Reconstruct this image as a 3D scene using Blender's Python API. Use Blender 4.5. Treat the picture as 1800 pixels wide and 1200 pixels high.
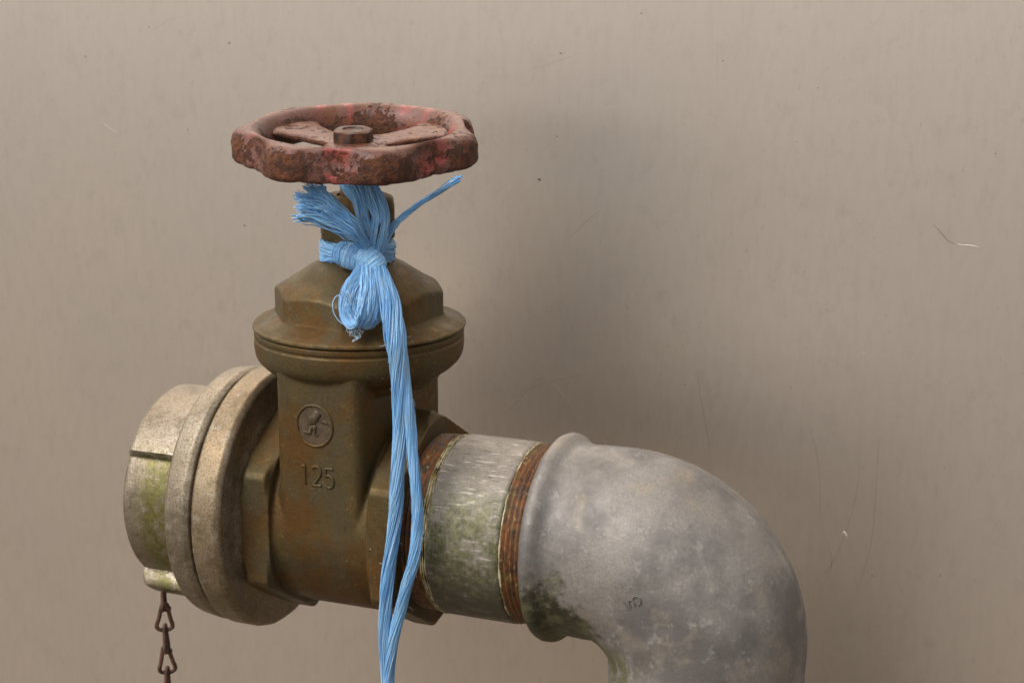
import bpy, bmesh, math, random
import numpy as np
from mathutils import Vector, Matrix, noise as mnoise

for _o in list(bpy.data.objects): bpy.data.objects.remove(_o)
scene = bpy.context.scene
R = math.radians
S = 0.001                      # everything below is laid out in millimetres
# World axes: X along the pipe (to the right), Y towards the steel wall, Z up; the valve stem stands on X=Y=0, pipe axis at Z=0

# ------------------------------------------------------------------ camera
YAW, PITCH, FPX = R(22.5), R(14.0), 3500.0
CAM = Vector((377.5, -740.5, 282.4))
FWD = Vector((-math.sin(YAW)*math.cos(PITCH), math.cos(YAW)*math.cos(PITCH), -math.sin(PITCH)))
RGT = Vector((math.cos(YAW), math.sin(YAW), 0.0))
UPV = RGT.cross(FWD)
cam = bpy.data.cameras.new('camera')
cam.sensor_width = 36.0
cam.lens = 36.0*FPX/1800.0
cam.clip_start = 0.01; cam.clip_end = 500.0
cam.dof.use_dof = True
cam.dof.focus_distance = 0.835
cam.dof.aperture_fstop = 13.0
camo = bpy.data.objects.new('camera', cam)
scene.collection.objects.link(camo)
camo.matrix_world = Matrix((
    (RGT.x, UPV.x, -FWD.x, CAM.x*S), (RGT.y, UPV.y, -FWD.y, CAM.y*S),
    (RGT.z, UPV.z, -FWD.z, CAM.z*S), (0, 0, 0, 1)))
scene.camera = camo

# ------------------------------------------------------------------ sky, sun, exposure
SUN_EL, SUN_AZ = R(48), R(-122)          # azimuth of the sun measured from +X, counter-clockwise
sun_dir = Vector((math.cos(SUN_EL)*math.cos(SUN_AZ), math.cos(SUN_EL)*math.sin(SUN_AZ), math.sin(SUN_EL)))
world = bpy.data.worlds.new('World'); scene.world = world
world.use_nodes = True
wn = world.node_tree.nodes; wl = world.node_tree.links; wn.clear()
sky = wn.new('ShaderNodeTexSky'); sky.sky_type = 'NISHITA'; sky.sun_disc = False
sky.sun_elevation = SUN_EL
sky.sun_rotation = math.atan2(sun_dir.x, sun_dir.y)
sky.air_density = 1.0; sky.dust_density = 6.0; sky.ozone_density = 0.6
hs = wn.new('ShaderNodeHueSaturation'); hs.inputs['Saturation'].default_value = 0.28
bg = wn.new('ShaderNodeBackground'); bg.inputs['Strength'].default_value = 0.15
wo = wn.new('ShaderNodeOutputWorld')
wl.new(sky.outputs[0], hs.inputs['Color']); wl.new(hs.outputs[0], bg.inputs['Color']); wl.new(bg.outputs[0], wo.inputs['Surface'])
sun = bpy.data.lights.new('sun', 'SUN'); sun.energy = 1.0; sun.angle = R(35); sun.color = (1.0, 0.93, 0.84)
suno = bpy.data.objects.new('sun', sun); scene.collection.objects.link(suno)
suno.rotation_euler = sun_dir.to_track_quat('Z', 'Y').to_euler(); suno.location = (0, 0, 3)
scene.view_settings.view_transform = 'Standard'
scene.view_settings.look = 'None'
scene.view_settings.exposure = 0.16
scene.view_settings.gamma = 1.0
scene.view_settings.use_curve_mapping = False

# ------------------------------------------------------------------ helpers: objects
COL = scene.collection
def link(o, parent=None):
    COL.objects.link(o)
    if parent is not None: o.parent = parent
    return o
def thing(name, label, cat, loc=(0, 0, 0), group=None):
    o = bpy.data.objects.new(name, None); link(o)
    o.empty_display_size = 0.02
    o.location = Vector(loc)*S
    o['label'] = label; o['category'] = cat
    if group: o['group'] = group
    return o
def origin_of(p):
    v = Vector((0, 0, 0))
    while p is not None:
        v += p.location; p = p.parent
    return v
def mesh_obj(name, verts, faces, mat, parent=None, sharp=None, merge=False, attr=None):
    """verts in mm, world axes; the object keeps its parent's origin"""
    off = origin_of(parent)
    v = np.asarray(verts, dtype=float)*S - np.array(off)
    me = bpy.data.meshes.new(name)
    me.from_pydata(v.tolist(), [], [tuple(f) for f in faces])
    if attr is not None:
        a = me.attributes.new('fib', 'FLOAT', 'POINT'); a.data.foreach_set('value', np.asarray(attr, dtype=np.float32))
    if merge:
        bm = bmesh.new(); bm.from_mesh(me)
        bmesh.ops.remove_doubles(bm, verts=bm.verts, dist=1e-6)
        bmesh.ops.dissolve_degenerate(bm, edges=bm.edges, dist=1e-7)
        bmesh.ops.recalc_face_normals(bm, faces=bm.faces)
        bm.to_mesh(me); bm.free()
    me.polygons.foreach_set('use_smooth', [True]*len(me.polygons))
    if sharp is not None: me.set_sharp_from_angle(angle=R(sharp))
    me.materials.append(mat)
    o = bpy.data.objects.new(name, me)
    return link(o, parent)

class MB:
    """collects pieces of one mesh"""
    def __init__(self): self.v = []; self.f = []; self.a = []
    def add(self, v, f, a=0.0):
        b = len(self.v)
        self.v.extend([tuple(p) for p in v]); self.f.extend([tuple(i+b for i in q) for q in f]); self.a.extend([a]*len(v))
    def build(self, name, mat, parent=None, sharp=None, merge=False):
        return mesh_obj(name, self.v, self.f, mat, parent, sharp, merge, None if merge else self.a)

def fillet(pts, rad, n=4):
    """round the corners of an open polyline; rad is a number or one per point"""
    out = []
    for i, p in enumerate(pts):
        r = rad if not hasattr(rad, '__len__') else rad[i]
        if i == 0 or i == len(pts)-1 or r <= 0: out.append(tuple(p)); continue
        a, b, c = Vector(pts[i-1]), Vector(p), Vector(pts[i+1])
        u, w = (a-b), (c-b)
        k = min(r, u.length*0.48, w.length*0.48)
        s, e = b+u.normalized()*k, b+w.normalized()*k
        for j in range(n+1):
            t = j/n
            q = s*(1-t)**2 + b*2*t*(1-t) + e*t*t
            out.append(tuple(q))
    return out
def grid(fn, nu, nv, wrap_v=True, wrap_u=False):
    v = [fn(i, j) for i in range(nu) for j in range(nv)]
    f = []
    for i in range(nu if wrap_u else nu-1):
        for j in range(nv if wrap_v else nv-1):
            a = i*nv+j; b = i*nv+(j+1) % nv; i2 = (i+1) % nu
            f.append((a, b, i2*nv+(j+1) % nv, i2*nv+j))
    return v, f
def lathe_z(prof, seg=96, rf=None, x=0, y=0):
    def fn(i, j):
        th = 2*math.pi*j/seg; r, z = prof[i]
        if rf: r, z = rf(r, z, th, i)
        return (x+r*math.cos(th), y+r*math.sin(th), z)
    return grid(fn, len(prof), seg)
def lathe_x(prof, seg=128, rf=None):
    """profile of (r, x) round the pipe axis; th = 0 faces the camera (-Y), 90 deg is up"""
    def fn(i, j):
        th = 2*math.pi*j/seg; r, x = prof[i]
        if rf: r, x = rf(r, x, th, i)
        return (x, -r*math.cos(th), r*math.sin(th))
    return grid(fn, len(prof), seg)
def poly_r(th, n, rc, rot=0.0, rnd=0.0):
    """radius of a regular n-gon of corner radius rc; a corner sits at th = rot; rnd clips the corners"""
    k = 2*math.pi/n
    d = (th-rot+k/2) % k - k/2
    r = rc*math.cos(k/2)/math.cos(k/2-abs(d))
    return min(r, rc-rnd*(1-min(1, abs(d)/0.12)**2)) if rnd else r
def nz(p, s, seed=0.0):
    return mnoise.noise(Vector((p[0]/s+seed, p[1]/s-seed*1.7, p[2]/s+seed*0.3)))
def at(px, py, dep):
    """point of a pixel (of the 1800x1200 photo) whose horizontal distance in front of the stem is dep mm"""
    v = FWD + RGT*((px-900)/FPX) - UPV*((py-600)/FPX)
    h = Vector((-math.sin(YAW), math.cos(YAW), 0))
    return CAM + v*((-dep-CAM.dot(h))/v.dot(h))
def catmull(pts, n):
    pts = [Vector(p) for p in pts]
    P = [pts[0]*2-pts[1]]+pts+[pts[-1]*2-pts[-2]]
    out = []
    m = len(pts)-1
    for k in range(n):
        t = k/(n-1)*m; i = min(int(t), m-1); t -= i
        a, b, c, d = P[i:i+4]
        out.append(0.5*((2*b)+(c-a)*t+(2*a-5*b+4*c-d)*t*t+(3*b-a-3*c+d)*t*t*t))
    return out
def frames(pts, ref=None, closed=False):
    n = len(pts); T = []
    for i in range(n):
        a = pts[(i-1) % n] if closed else pts[max(i-1, 0)]; b = pts[(i+1) % n] if closed else pts[min(i+1, n-1)]
        T.append((b-a).normalized())
    N = []
    r = Vector(ref) if ref is not None else (Vector((0, 0, 1)) if abs(T[0].z) < 0.9 else Vector((1, 0, 0)))
    for i in range(n):
        base = r if (ref is not None or i == 0) else N[-1]
        v = base - T[i]*base.dot(T[i])
        N.append(v.normalized())
    return T, N, [T[i].cross(N[i]) for i in range(n)]
def tube(mb, pts, rad, sides=8, closed=False, a=0.0, ref=None, flat=1.0):
    pts = [Vector(p) for p in pts]
    T, N, B = frames(pts, ref, closed)
    n = len(pts)
    def fn(i, j):
        r = rad[i] if hasattr(rad, '__len__') else rad
        th = 2*math.pi*j/sides
        return pts[i]+N[i]*(r*math.cos(th))+B[i]*(r*flat*math.sin(th))
    v, f = grid(fn, n, sides, True, closed)
    if not closed:
        f.append(tuple(range(sides-1, -1, -1))); f.append(tuple((n-1)*sides+j for j in range(sides)))
    mb.add(v, f, a)

# ------------------------------------------------------------------ helpers: materials
class Mat:
    def __init__(self, name):
        self.m = bpy.data.materials.new(name); self.m.use_nodes = True
        self.t = self.m.node_tree; self.n = self.t.nodes
        self.b = self.n['Principled BSDF']
        self.pos = self.n.new('ShaderNodeNewGeometry').outputs['Position']
    def lk(self, a, b): self.t.links.new(a, b)
    def put(self, sock, v):
        if isinstance(v, bpy.types.NodeSocket): self.lk(v, sock)
        elif isinstance(v, (tuple, list)): sock.default_value = tuple(v)+(1,) if len(v) == 3 and sock.type == 'RGBA' else v
        else: sock.default_value = v
    def map(self, scale=(1, 1, 1), loc=(0, 0, 0), rot=(0, 0, 0)):
        k = self.n.new('ShaderNodeMapping'); self.lk(self.pos, k.inputs[0])
        k.inputs['Scale'].default_value = scale; k.inputs['Location'].default_value = loc; k.inputs['Rotation'].default_value = rot
        return k.outputs[0]
    def noise(self, mm, detail=4, rough=0.6, vec=None, dist=0.0):
        k = self.n.new('ShaderNodeTexNoise'); self.lk(vec or self.pos, k.inputs['Vector'])
        k.inputs['Scale'].default_value = 1000.0/mm; k.inputs['Detail'].default_value = detail
        k.inputs['Roughness'].default_value = rough; k.inputs['Distortion'].default_value = dist
        return k.outputs['Fac']
    def voro(self, mm, vec=None, feature='F1'):
        k = self.n.new('ShaderNodeTexVoronoi'); k.feature = feature; self.lk(vec or self.pos, k.inputs['Vector'])
        k.inputs['Scale'].default_value = 1000.0/mm
        return k.outputs['Distance']
    def ramp(self, fac, lo, hi, a=0.0, b=1.0):
        k = self.n.new('ShaderNodeMapRange'); k.interpolation_type = 'SMOOTHSTEP'
        self.put(k.inputs['Value'], fac)
        k.inputs['From Min'].default_value = lo; k.inputs['From Max'].default_value = hi
        k.inputs['To Min'].default_value = a; k.inputs['To Max'].default_value = b
        return k.outputs[0]
    def math(self, op, a, b=0.0):
        k = self.n.new('ShaderNodeMath'); k.operation = op; self.put(k.inputs[0], a); self.put(k.inputs[1], b)
        return k.outputs[0]
    def mix(self, fac, a, b, mode='MIX'):
        k = self.n.new('ShaderNodeMix'); k.data_type = 'RGBA'; k.blend_type = mode
        self.put(k.inputs[0], fac); self.put(k.inputs[6], a); self.put(k.inputs[7], b)
        return k.outputs[2]
    def xyz(self):
        k = self.n.new('ShaderNodeSeparateXYZ'); self.lk(self.pos, k.inputs[0]); return k.outputs
    def normal_z(self):
        g = self.n.new('ShaderNodeNewGeometry'); k = self.n.new('ShaderNodeSeparateXYZ'); self.lk(g.outputs['Normal'], k.inputs[0]); return k.outputs[2]
    def edge(self, lo, hi):
        g = self.n.new('ShaderNodeNewGeometry'); return self.ramp(g.outputs['Pointiness'], lo, hi)
    def attr(self, name):
        k = self.n.new('ShaderNodeAttribute'); k.attribute_name = name; return k.outputs['Fac']
    def bump(self, h, strength, mm, prev=None):
        k = self.n.new('ShaderNodeBump'); self.put(k.inputs['Height'], h)
        k.inputs['Strength'].default_value = strength; k.inputs['Distance'].default_value = mm*S
        if prev: self.lk(prev, k.inputs['Normal'])
        return k.outputs[0]
    def out(self, color, rough, metal=0.0, normal=None, spec=None, **kw):
        self.put(self.b.inputs['Base Color'], color); self.put(self.b.inputs['Roughness'], rough); self.put(self.b.inputs['Metallic'], metal)
        if normal: self.lk(normal, self.b.inputs['Normal'])
        if spec is not None: self.put(self.b.inputs['Specular IOR Level'], spec)
        for k, v in kw.items(): self.put(self.b.inputs[k.replace('_', ' ')], v)
        return self.m

def mat_bronze(name='weathered_bronze', edge_tint=1.0):
    m = Mat(name)
    big = m.noise(34, 4, 0.6); mid = m.noise(10, 5, 0.65); fine = m.noise(1.3, 3, 0.6)
    streak = m.noise(8, 4, 0.6, m.map((1, 1, 0.30)))
    c = m.mix(m.ramp(big, 0.38, 0.62), (0.112, 0.056, 0.016), (0.100, 0.072, 0.030))
    c = m.mix(m.ramp(streak, 0.52, 0.70, 0, 0.5), c, (0.130, 0.064, 0.018))
    c = m.mix(m.ramp(m.noise(26, 5, 0.7, m.map(loc=(3, 1, 2))), 0.44, 0.60, 0, 0.8), c, (0.088, 0.072, 0.040))
    c = m.mix(m.ramp(m.noise(6, 6, 0.78, m.map(loc=(2, 8, 3))), 0.55, 0.68, 0, 0.5), c, (0.160, 0.122, 0.050))
    c = m.mix(m.ramp(m.noise(3.2, 5, 0.75, m.map(loc=(1, 4, 2))), 0.60, 0.70, 0, 0.7), c, (0.20, 0.125, 0.040))
    c = m.mix(m.ramp(m.noise(5, 6, 0.78, m.map(loc=(9, 5, 2))), 0.46, 0.34, 0, 0.45), c, (0.055, 0.038, 0.020))
    c = m.mix(m.ramp(fine, 0.45, 0.72, 0, 0.30), c, (0.045, 0.032, 0.016))
    c = m.mix(m.ramp(m.noise(1.9, 2, 0.5, m.map(loc=(7, 1, 2))), 0.755, 0.785), c, (0.50, 0.47, 0.40))
    c = m.mix(m.math('MULTIPLY', m.edge(0.515, 0.56), m.ramp(m.noise(5, 4, 0.7, m.map(loc=(4, 4, 2))), 0.40, 0.62, 0.0, 0.55*edge_tint)), c, (0.200, 0.140, 0.065))  # paler bronze tone mixed in patches along convex edges
    pit = m.ramp(m.noise(2.0, 4, 0.7, m.map(loc=(5, 9, 4))), 0.36, 0.44)
    c = m.mix(m.ramp(pit, 0, 1, 0.22, 0), c, (0.040, 0.028, 0.014))
    n = m.bump(fine, 0.4, 0.3)
    n = m.bump(pit, 0.2, 0.4, n)
    n = m.bump(mid, 0.22, 0.8, n)
    return m.out(c, m.ramp(mid, 0.3, 0.7, 0.48, 0.66), 0.55, n, 0.25)
def mat_alu(name='oxidised_aluminium', A=(0.300, 0.238, 0.160), B=(0.245, 0.180, 0.108)):
    m = Mat(name); x, y, z = m.xyz()
    big = m.noise(22, 4, 0.6); mid = m.noise(6, 5, 0.7); fine = m.noise(0.9, 3, 0.65)
    c = m.mix(m.ramp(big, 0.35, 0.65), A, B)
    c = m.mix(m.ramp(m.noise(9, 6, 0.75, m.map(loc=(6, 1, 9))), 0.50, 0.64, 0, 0.6), c, tuple(v*0.55 for v in B))
    c = m.mix(m.ramp(mid, 0.5, 0.7, 0, 0.6), c, (0.36, 0.315, 0.245))
    c = m.mix(m.ramp(fine, 0.50, 0.62, 0, 0.75), c, (0.120, 0.085, 0.045))
    c = m.mix(m.ramp(m.noise(1.6, 2, 0.5, m.map(loc=(2, 3, 1))), 0.72, 0.77, 0, 0.6), c, (0.52, 0.48, 0.42))
    moss = m.math('MULTIPLY', m.ramp(x, -0.0685, -0.071), m.ramp(x, -0.093, -0.084))
    moss = m.math('MULTIPLY', moss, m.ramp(z, 0.031, 0.024)); moss = m.math('MULTIPLY', moss, m.ramp(m.noise(5, 5, 0.75), 0.34, 0.56))
    c = m.mix(m.math('MULTIPLY', moss, 0.85), c, m.mix(m.ramp(m.noise(2.2, 3, 0.6), 0.35, 0.65), (0.085, 0.082, 0.012), (0.165, 0.150, 0.035)))
    low = m.math('MULTIPLY', m.ramp(z, 0.0, -0.05), m.ramp(m.noise(7, 5, 0.75, m.map(loc=(4, 4, 4))), 0.42, 0.66))
    c = m.mix(m.math('MULTIPLY', low, 0.6), c, (0.12, 0.105, 0.045))
    c = m.mix(m.math('MULTIPLY', m.edge(0.55, 0.62), m.ramp(m.noise(3, 4, 0.75, m.map(loc=(4, 4, 2))), 0.45, 0.62, 0.0, 0.8)), c, (0.50, 0.46, 0.40))
    n = m.bump(fine, 0.4, 0.3); n = m.bump(mid, 0.2, 0.5, n)
    return m.out(c, m.ramp(mid, 0.3, 0.7, 0.40, 0.55), 0.60, n)
def mat_galv(name, scale=1.0, nipple=False):
    m = Mat(name); x, y, z = m.xyz()
    big = m.noise(36, 5, 0.65); mid = m.noise(8, 5, 0.7); fine = m.noise(1.0, 3, 0.6)
    c = m.mix(m.ramp(big, 0.36, 0.64), *(((0.310, 0.272, 0.228), (0.215, 0.188, 0.155)) if nipple else ((0.250, 0.228, 0.204), (0.125, 0.114, 0.106))))
    c = m.mix(m.ramp(mid, 0.56, 0.72, 0, 0.7), c, (0.32, 0.305, 0.285))
    c = m.mix(m.ramp(m.noise(2.4, 4, 0.7, m.map(loc=(5, 2, 1))), 0.62, 0.74, 0, 0.5), c, (0.43, 0.41, 0.385))
    c = m.mix(m.ramp(m.noise(16, 4, 0.6, m.map(loc=(9, 2, 1))), 0.54, 0.70, 0, 0.6), c, (0.29, 0.24, 0.175))
    c = m.mix(m.ramp(fine, 0.36, 0.60, 0.35, 0.0), c, (0.11, 0.10, 0.09))
    if nipple:
        drag = m.noise(1.6, 4, 0.7, m.map((0.16, 1, 1)))
        c = m.mix(m.ramp(drag, 0.55, 0.66, 0, 0.85), c, (0.50, 0.46, 0.40))
        c = m.mix(m.ramp(m.noise(2.2, 4, 0.7, m.map((0.2, 1, 1), (3, 3, 3))), 0.55, 0.68, 0, 0.75), c, (0.095, 0.078, 0.055))
        g = m.math('MULTIPLY', m.ramp(m.noise(15, 5, 0.72, m.map(loc=(0.013, 2, 0.3))), 0.36, 0.50), m.ramp(z, 0.034, 0.014))
        c = m.mix(m.math('MULTIPLY', m.math('MULTIPLY', g, m.ramp(m.noise(3.5, 5, 0.75, m.map(loc=(6, 6, 1))), 0.34, 0.54, 0.35, 1.0)), 0.85), c, m.mix(m.ramp(m.noise(2.6, 5, 0.75, m.map(loc=(3, 9, 2))), 0.40, 0.62), (0.045, 0.050, 0.014), (0.150, 0.145, 0.052)))
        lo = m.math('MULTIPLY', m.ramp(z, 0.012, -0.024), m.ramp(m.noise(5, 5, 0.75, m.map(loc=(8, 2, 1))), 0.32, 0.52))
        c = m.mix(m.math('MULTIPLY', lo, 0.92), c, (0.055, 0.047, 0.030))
    else:
        # moss under the inlet collar and down the inside of the bend
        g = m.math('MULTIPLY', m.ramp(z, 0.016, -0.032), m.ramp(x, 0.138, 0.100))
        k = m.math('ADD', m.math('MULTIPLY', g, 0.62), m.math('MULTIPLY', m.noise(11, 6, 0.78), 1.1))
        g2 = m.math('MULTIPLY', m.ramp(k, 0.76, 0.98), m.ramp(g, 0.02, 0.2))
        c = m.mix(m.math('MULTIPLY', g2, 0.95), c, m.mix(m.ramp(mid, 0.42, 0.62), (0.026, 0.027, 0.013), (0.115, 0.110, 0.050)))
        g3 = m.math('MULTIPLY', m.math('MULTIPLY', m.ramp(z, -0.026, -0.042), m.ramp(x, 0.150, 0.126)), m.ramp(m.noise(6, 4, 0.7, m.map((1, 1, 0.5), (3, 3, 1))), 0.42, 0.55))
        c = m.mix(m.math('MULTIPLY', g3, 0.9), c, (0.085, 0.085, 0.022))
    n = m.bump(fine, 0.35, 0.25); n = m.bump(m.noise(4, 4, 0.6), 0.3, 0.5, n); n = m.bump(big, 0.15, 1.5, n)
    return m.out(c, m.ramp(mid, 0.3, 0.7, 0.46, 0.66), 0.25, n)
def mat_rusty_paint(name='rusted_red_paint', orange=0.0):
    m = Mat(name); nzv = m.normal_z(); lobe = m.attr('fib')
    big = m.noise(17, 5, 0.7); mid = m.noise(4.6, 5, 0.7); fine = m.noise(1.1, 4, 0.65)
    paint = m.mix(m.ramp(big, 0.4, 0.62), (0.118, 0.044, 0.030), (0.152, 0.072, 0.056))
    paint = m.mix(m.ramp(m.noise(9, 4, 0.7, m.map(loc=(4, 2, 7))), 0.50-orange, 0.64-orange, 0, 0.75+orange), paint, (0.140, 0.050, 0.020))
    red = m.math('MULTIPLY', m.ramp(lobe, 0.55, 0.15), m.ramp(m.noise(16, 3, 0.5, m.map(loc=(0.5, 2, 3))), 0.47, 0.58))
    paint = m.mix(m.math('MULTIPLY', red, 0.8), paint, (0.30, 0.060, 0.050))
    rust = m.mix(m.ramp(mid, 0.38, 0.62), (0.052, 0.019, 0.010), (0.135, 0.042, 0.014))
    rust = m.mix(m.ramp(m.noise(3.3, 4, 0.6, m.map(loc=(6, 2, 3))), 0.56, 0.70, 0, 0.8), rust, (0.22, 0.070, 0.016))
    # the grips' flanks are worn to rust, paint holds in the hollows and on the upper side
    side = m.ramp(nzv, 0.85, 0.10, -0.09, 0.085)
    side = m.math('ADD', side, m.ramp(lobe, 0.2, 0.9, -0.09, 0.05))
    k = m.math('ADD', m.math('ADD', m.math('MULTIPLY', m.noise(3.4, 6, 0.78), 0.75), m.math('MULTIPLY', big, 0.25)), side)
    msk = m.ramp(k, 0.505, 0.545)
    c = m.mix(msk, paint, rust)
    c = m.mix(m.ramp(m.noise(4.2, 6, 0.8, m.map(loc=(8, 3, 1))), 0.565, 0.605, 0, 0.85), c, (0.055, 0.022, 0.013))
    c = m.mix(m.ramp(m.noise(2.3, 4, 0.7, m.map(loc=(3, 1, 5))), 0.64, 0.73, 0, 0.5), c, (0.20, 0.135, 0.122))
    n = m.bump(m.math('MULTIPLY', m.math('ADD', m.noise(2.0, 5, 0.75), m.math('MULTIPLY', fine, 0.5)), m.math('ADD', m.math('MULTIPLY', msk, 0.9), 0.18)), 0.9, 1.3)
    return m.out(c, m.mix(msk, m.mix(red, (0.42,)*3, (0.26,)*3), (0.62,)*3), 0.0, n, 0.35)
def mat_rust(name, dark=(0.035, 0.018, 0.013), light=(0.17, 0.058, 0.018), hemp=False):
    m = Mat(name)
    mid = m.noise(4, 5, 0.7); fine = m.noise(0.9, 4, 0.6)
    c = m.mix(m.ramp(mid, 0.35, 0.65), dark, light)
    c = m.mix(m.ramp(m.noise(7, 4, 0.7, m.map(loc=(2, 1, 2))), 0.52, 0.68, 0, 0.75), c, (0.10, 0.085, 0.020) if hemp else (0.19, 0.075, 0.035))
    if hemp: c = m.mix(m.ramp(m.noise(1.4, 3, 0.6, m.map((1, 0.35, 0.35), (1, 2, 6))), 0.60, 0.70, 0, 0.8), c, (0.30, 0.24, 0.085))
    c = m.mix(m.ramp(fine, 0.56, 0.70, 0, 0.6), c, (0.028, 0.016, 0.012))
    n = m.bump(fine, 0.5, 0.4)
    return m.out(c, m.ramp(mid, 0.3, 0.7, 0.45, 0.7), 0.0, n)
def mat_sealant():
    m = Mat('hemp_and_sealant')
    c = m.mix(m.ramp(m.noise(2.2, 4, 0.7, m.map((1.6, 0.5, 0.5))), 0.40, 0.60), (0.21, 0.155, 0.035), (0.52, 0.46, 0.30))
    c = m.mix(m.ramp(m.noise(6, 4, 0.7, m.map(loc=(4, 1, 1))), 0.50, 0.64, 0, 0.85), c, (0.085, 0.080, 0.022))
    return m.out(c, 0.6, 0.0, m.bump(m.noise(1.0, 3), 0.6, 0.5))
def mat_twine():
    m = Mat('blue_polypropylene'); a = m.attr('fib')
    c = m.mix(m.ramp(a, 0.0, 0.75), (0.130, 0.345, 0.660), (0.270, 0.520, 0.790))
    c = m.mix(m.ramp(a, 0.86, 1.0, 0, 0.8), c, (0.52, 0.66, 0.78))
    c = m.mix(m.ramp(m.noise(9, 4, 0.6), 0.45, 0.70, 0, 0.40), c, (0.30, 0.47, 0.62))
    c = m.mix(m.ramp(m.noise(1.5, 3, 0.6), 0.62, 0.75, 0, 0.35), c, (0.20, 0.27, 0.30))
    return m.out(c, 0.42, 0.0, None, 0.5, Subsurface_Weight=0.12, Subsurface_Radius=(0.0006, 0.0012, 0.0025))
def mat_steel_wall(name='brushed_stainless_steel', tone=1.0):
    m = Mat(name)
    grain = m.noise(1.5, 3, 0.6, m.map((1.0, 1.0, 0.22)))
    grain2 = m.noise(4.0, 4, 0.6, m.map((1.0, 1.0, 0.28), (3, 1, 2)))
    film = m.noise(110, 4, 0.6); blot = m.noise(9, 4, 0.7, m.map((1, 1, 0.7), (5, 3, 1)))
    c = m.mix(m.ramp(film, 0.35, 0.65), (0.850, 0.772, 0.690), (0.805, 0.736, 0.664))
    c = m.mix(m.ramp(grain2, 0.40, 0.72, 0, 0.12), c, (0.52, 0.455, 0.385))
    c = m.mix(m.ramp(grain, 0.35, 0.72, 0, 0.20), c, (0.79, 0.72, 0.64))
    c = m.mix(m.ramp(blot, 0.52, 0.74, 0, 0.12), c, (0.42, 0.365, 0.30))
    c = m.mix(m.ramp(m.noise(2.6, 3, 0.6, m.map((1, 1, 0.5), (1, 7, 3))), 0.64, 0.78, 0, 0.20), c, (0.36, 0.31, 0.25))
    r = m.math('ADD', m.ramp(grain2, 0.25, 0.75, 0.395, 0.415), m.ramp(film, 0.3, 0.7, -0.01, 0.01))
    n = m.bump(grain, 0.008, 0.15)
    tg = m.n.new('ShaderNodeCombineXYZ'); tg.inputs[0].default_value = 1.0      # brushed upright: light spreads sideways
    m.lk(tg.outputs[0], m.b.inputs['Tangent']); m.b.inputs['Anisotropic'].default_value = 0.50
    if tone < 1: c = m.mix(1.0, c, (tone, tone*0.99, tone*0.97), 'MULTIPLY')
    return m.out(c, r, 0.90, n)
def plain(name, c, rough=0.6, metal=0.0, mm=3.0):
    m = Mat(name); k = m.noise(mm, 4, 0.7)
    return m.out(m.mix(m.ramp(k, 0.35, 0.65), c, tuple(v*0.6 for v in c)), rough, metal, m.bump(k, 0.3, 0.3))
def mat_ground():
    m = Mat('pale_gravel')
    c = m.mix(m.ramp(m.noise(30, 6, 0.75), 0.35, 0.65), (0.150, 0.112, 0.074), (0.090, 0.066, 0.042))
    return m.out(c, 0.9, 0.0, m.bump(m.noise(25, 5, 0.7), 0.6, 8))

BRONZE = mat_bronze(); BRONZEC = mat_bronze('cast_bronze_relief', 0.15); ALU = mat_alu('oxidised_aluminium', (0.270, 0.208, 0.132), (0.205, 0.150, 0.088)); ALUG = mat_alu('grey_aluminium', (0.275, 0.230, 0.172), (0.205, 0.166, 0.115)); GALV = mat_galv('galvanised_casting'); GALVN = mat_galv('galvanised_tube', nipple=True)
RPAINT = mat_rusty_paint(); RHUB = mat_rusty_paint('orange_rusted_paint', 0.05); RUST = mat_rust('rust', (0.028, 0.015, 0.011), (0.105, 0.040, 0.018)); TRUST = mat_rust('rusty_thread', (0.040, 0.018, 0.010), (0.180, 0.062, 0.012), True)
SEAL = mat_sealant(); TWINE = mat_twine(); STEEL = mat_steel_wall(); GROUND = mat_ground()
DULLB = plain('dull_grey_bronze', (0.100, 0.068, 0.038), 0.55, 0.3, 2.5); BRIGHT = plain('bared_metal', (0.66, 0.62, 0.57), 0.5); SPECK = plain('dirt_speck', (0.07, 0.06, 0.03), 0.9); SCUFF = mat_steel_wall('scuffed_steel', 0.90)

# ------------------------------------------------------------------ setting
WALL_Y, GZ = 128.0, -520.0
v, f = grid(lambda i, j: (-20000+40000*i, -20000+40000*j, GZ), 2, 2, False)
g = mesh_obj('ground', v, f, GROUND); g['kind'] = 'structure'

wall = thing('steel_wall', 'brushed beige-grey stainless steel wall filling the background behind the valve', 'wall', (0, WALL_Y+20, GZ))
mb = MB()
bm = bmesh.new(); bmesh.ops.create_cube(bm, size=1.0)
for vv in bm.verts: vv.co = Vector((vv.co.x*3600-300, WALL_Y+20+vv.co.y*40, GZ+900+vv.co.z*1800))
mb.add([vv.co[:] for vv in bm.verts], [[w.index for w in ff.verts] for ff in bm.faces]); bm.free()
mb.build('panel', STEEL, wall, 30)
def wall_at(px, py, lift=0.15):
    d = FWD + RGT*((px-900)/FPX) - UPV*((py-600)/FPX)
    return CAM + d*((WALL_Y-lift-CAM.y)/d.y)
def wall_line(name, pix, width, mat, seed=0, lift=0.12):
    """a thin worn line lying on the panel"""
    pts = catmull([wall_at(x, y, lift) for x, y in pix], 10*len(pix))
    rr = [max(0.06, width*0.5*(math.sin(math.pi*i/(len(pts)-1))**0.6)*(0.7+0.5*mnoise.noise(Vector((i*0.35, seed, 0))))) for i in range(len(pts))]
    m_ = MB(); tube(m_, pts, rr, 6, ref=(0, 1, 0)); 
    for k, q in enumerate(m_.v): m_.v[k] = (q[0], WALL_Y-lift+(q[1]-WALL_Y+lift)*0.15, q[2])
    return m_.build(name, mat, wall)
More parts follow.
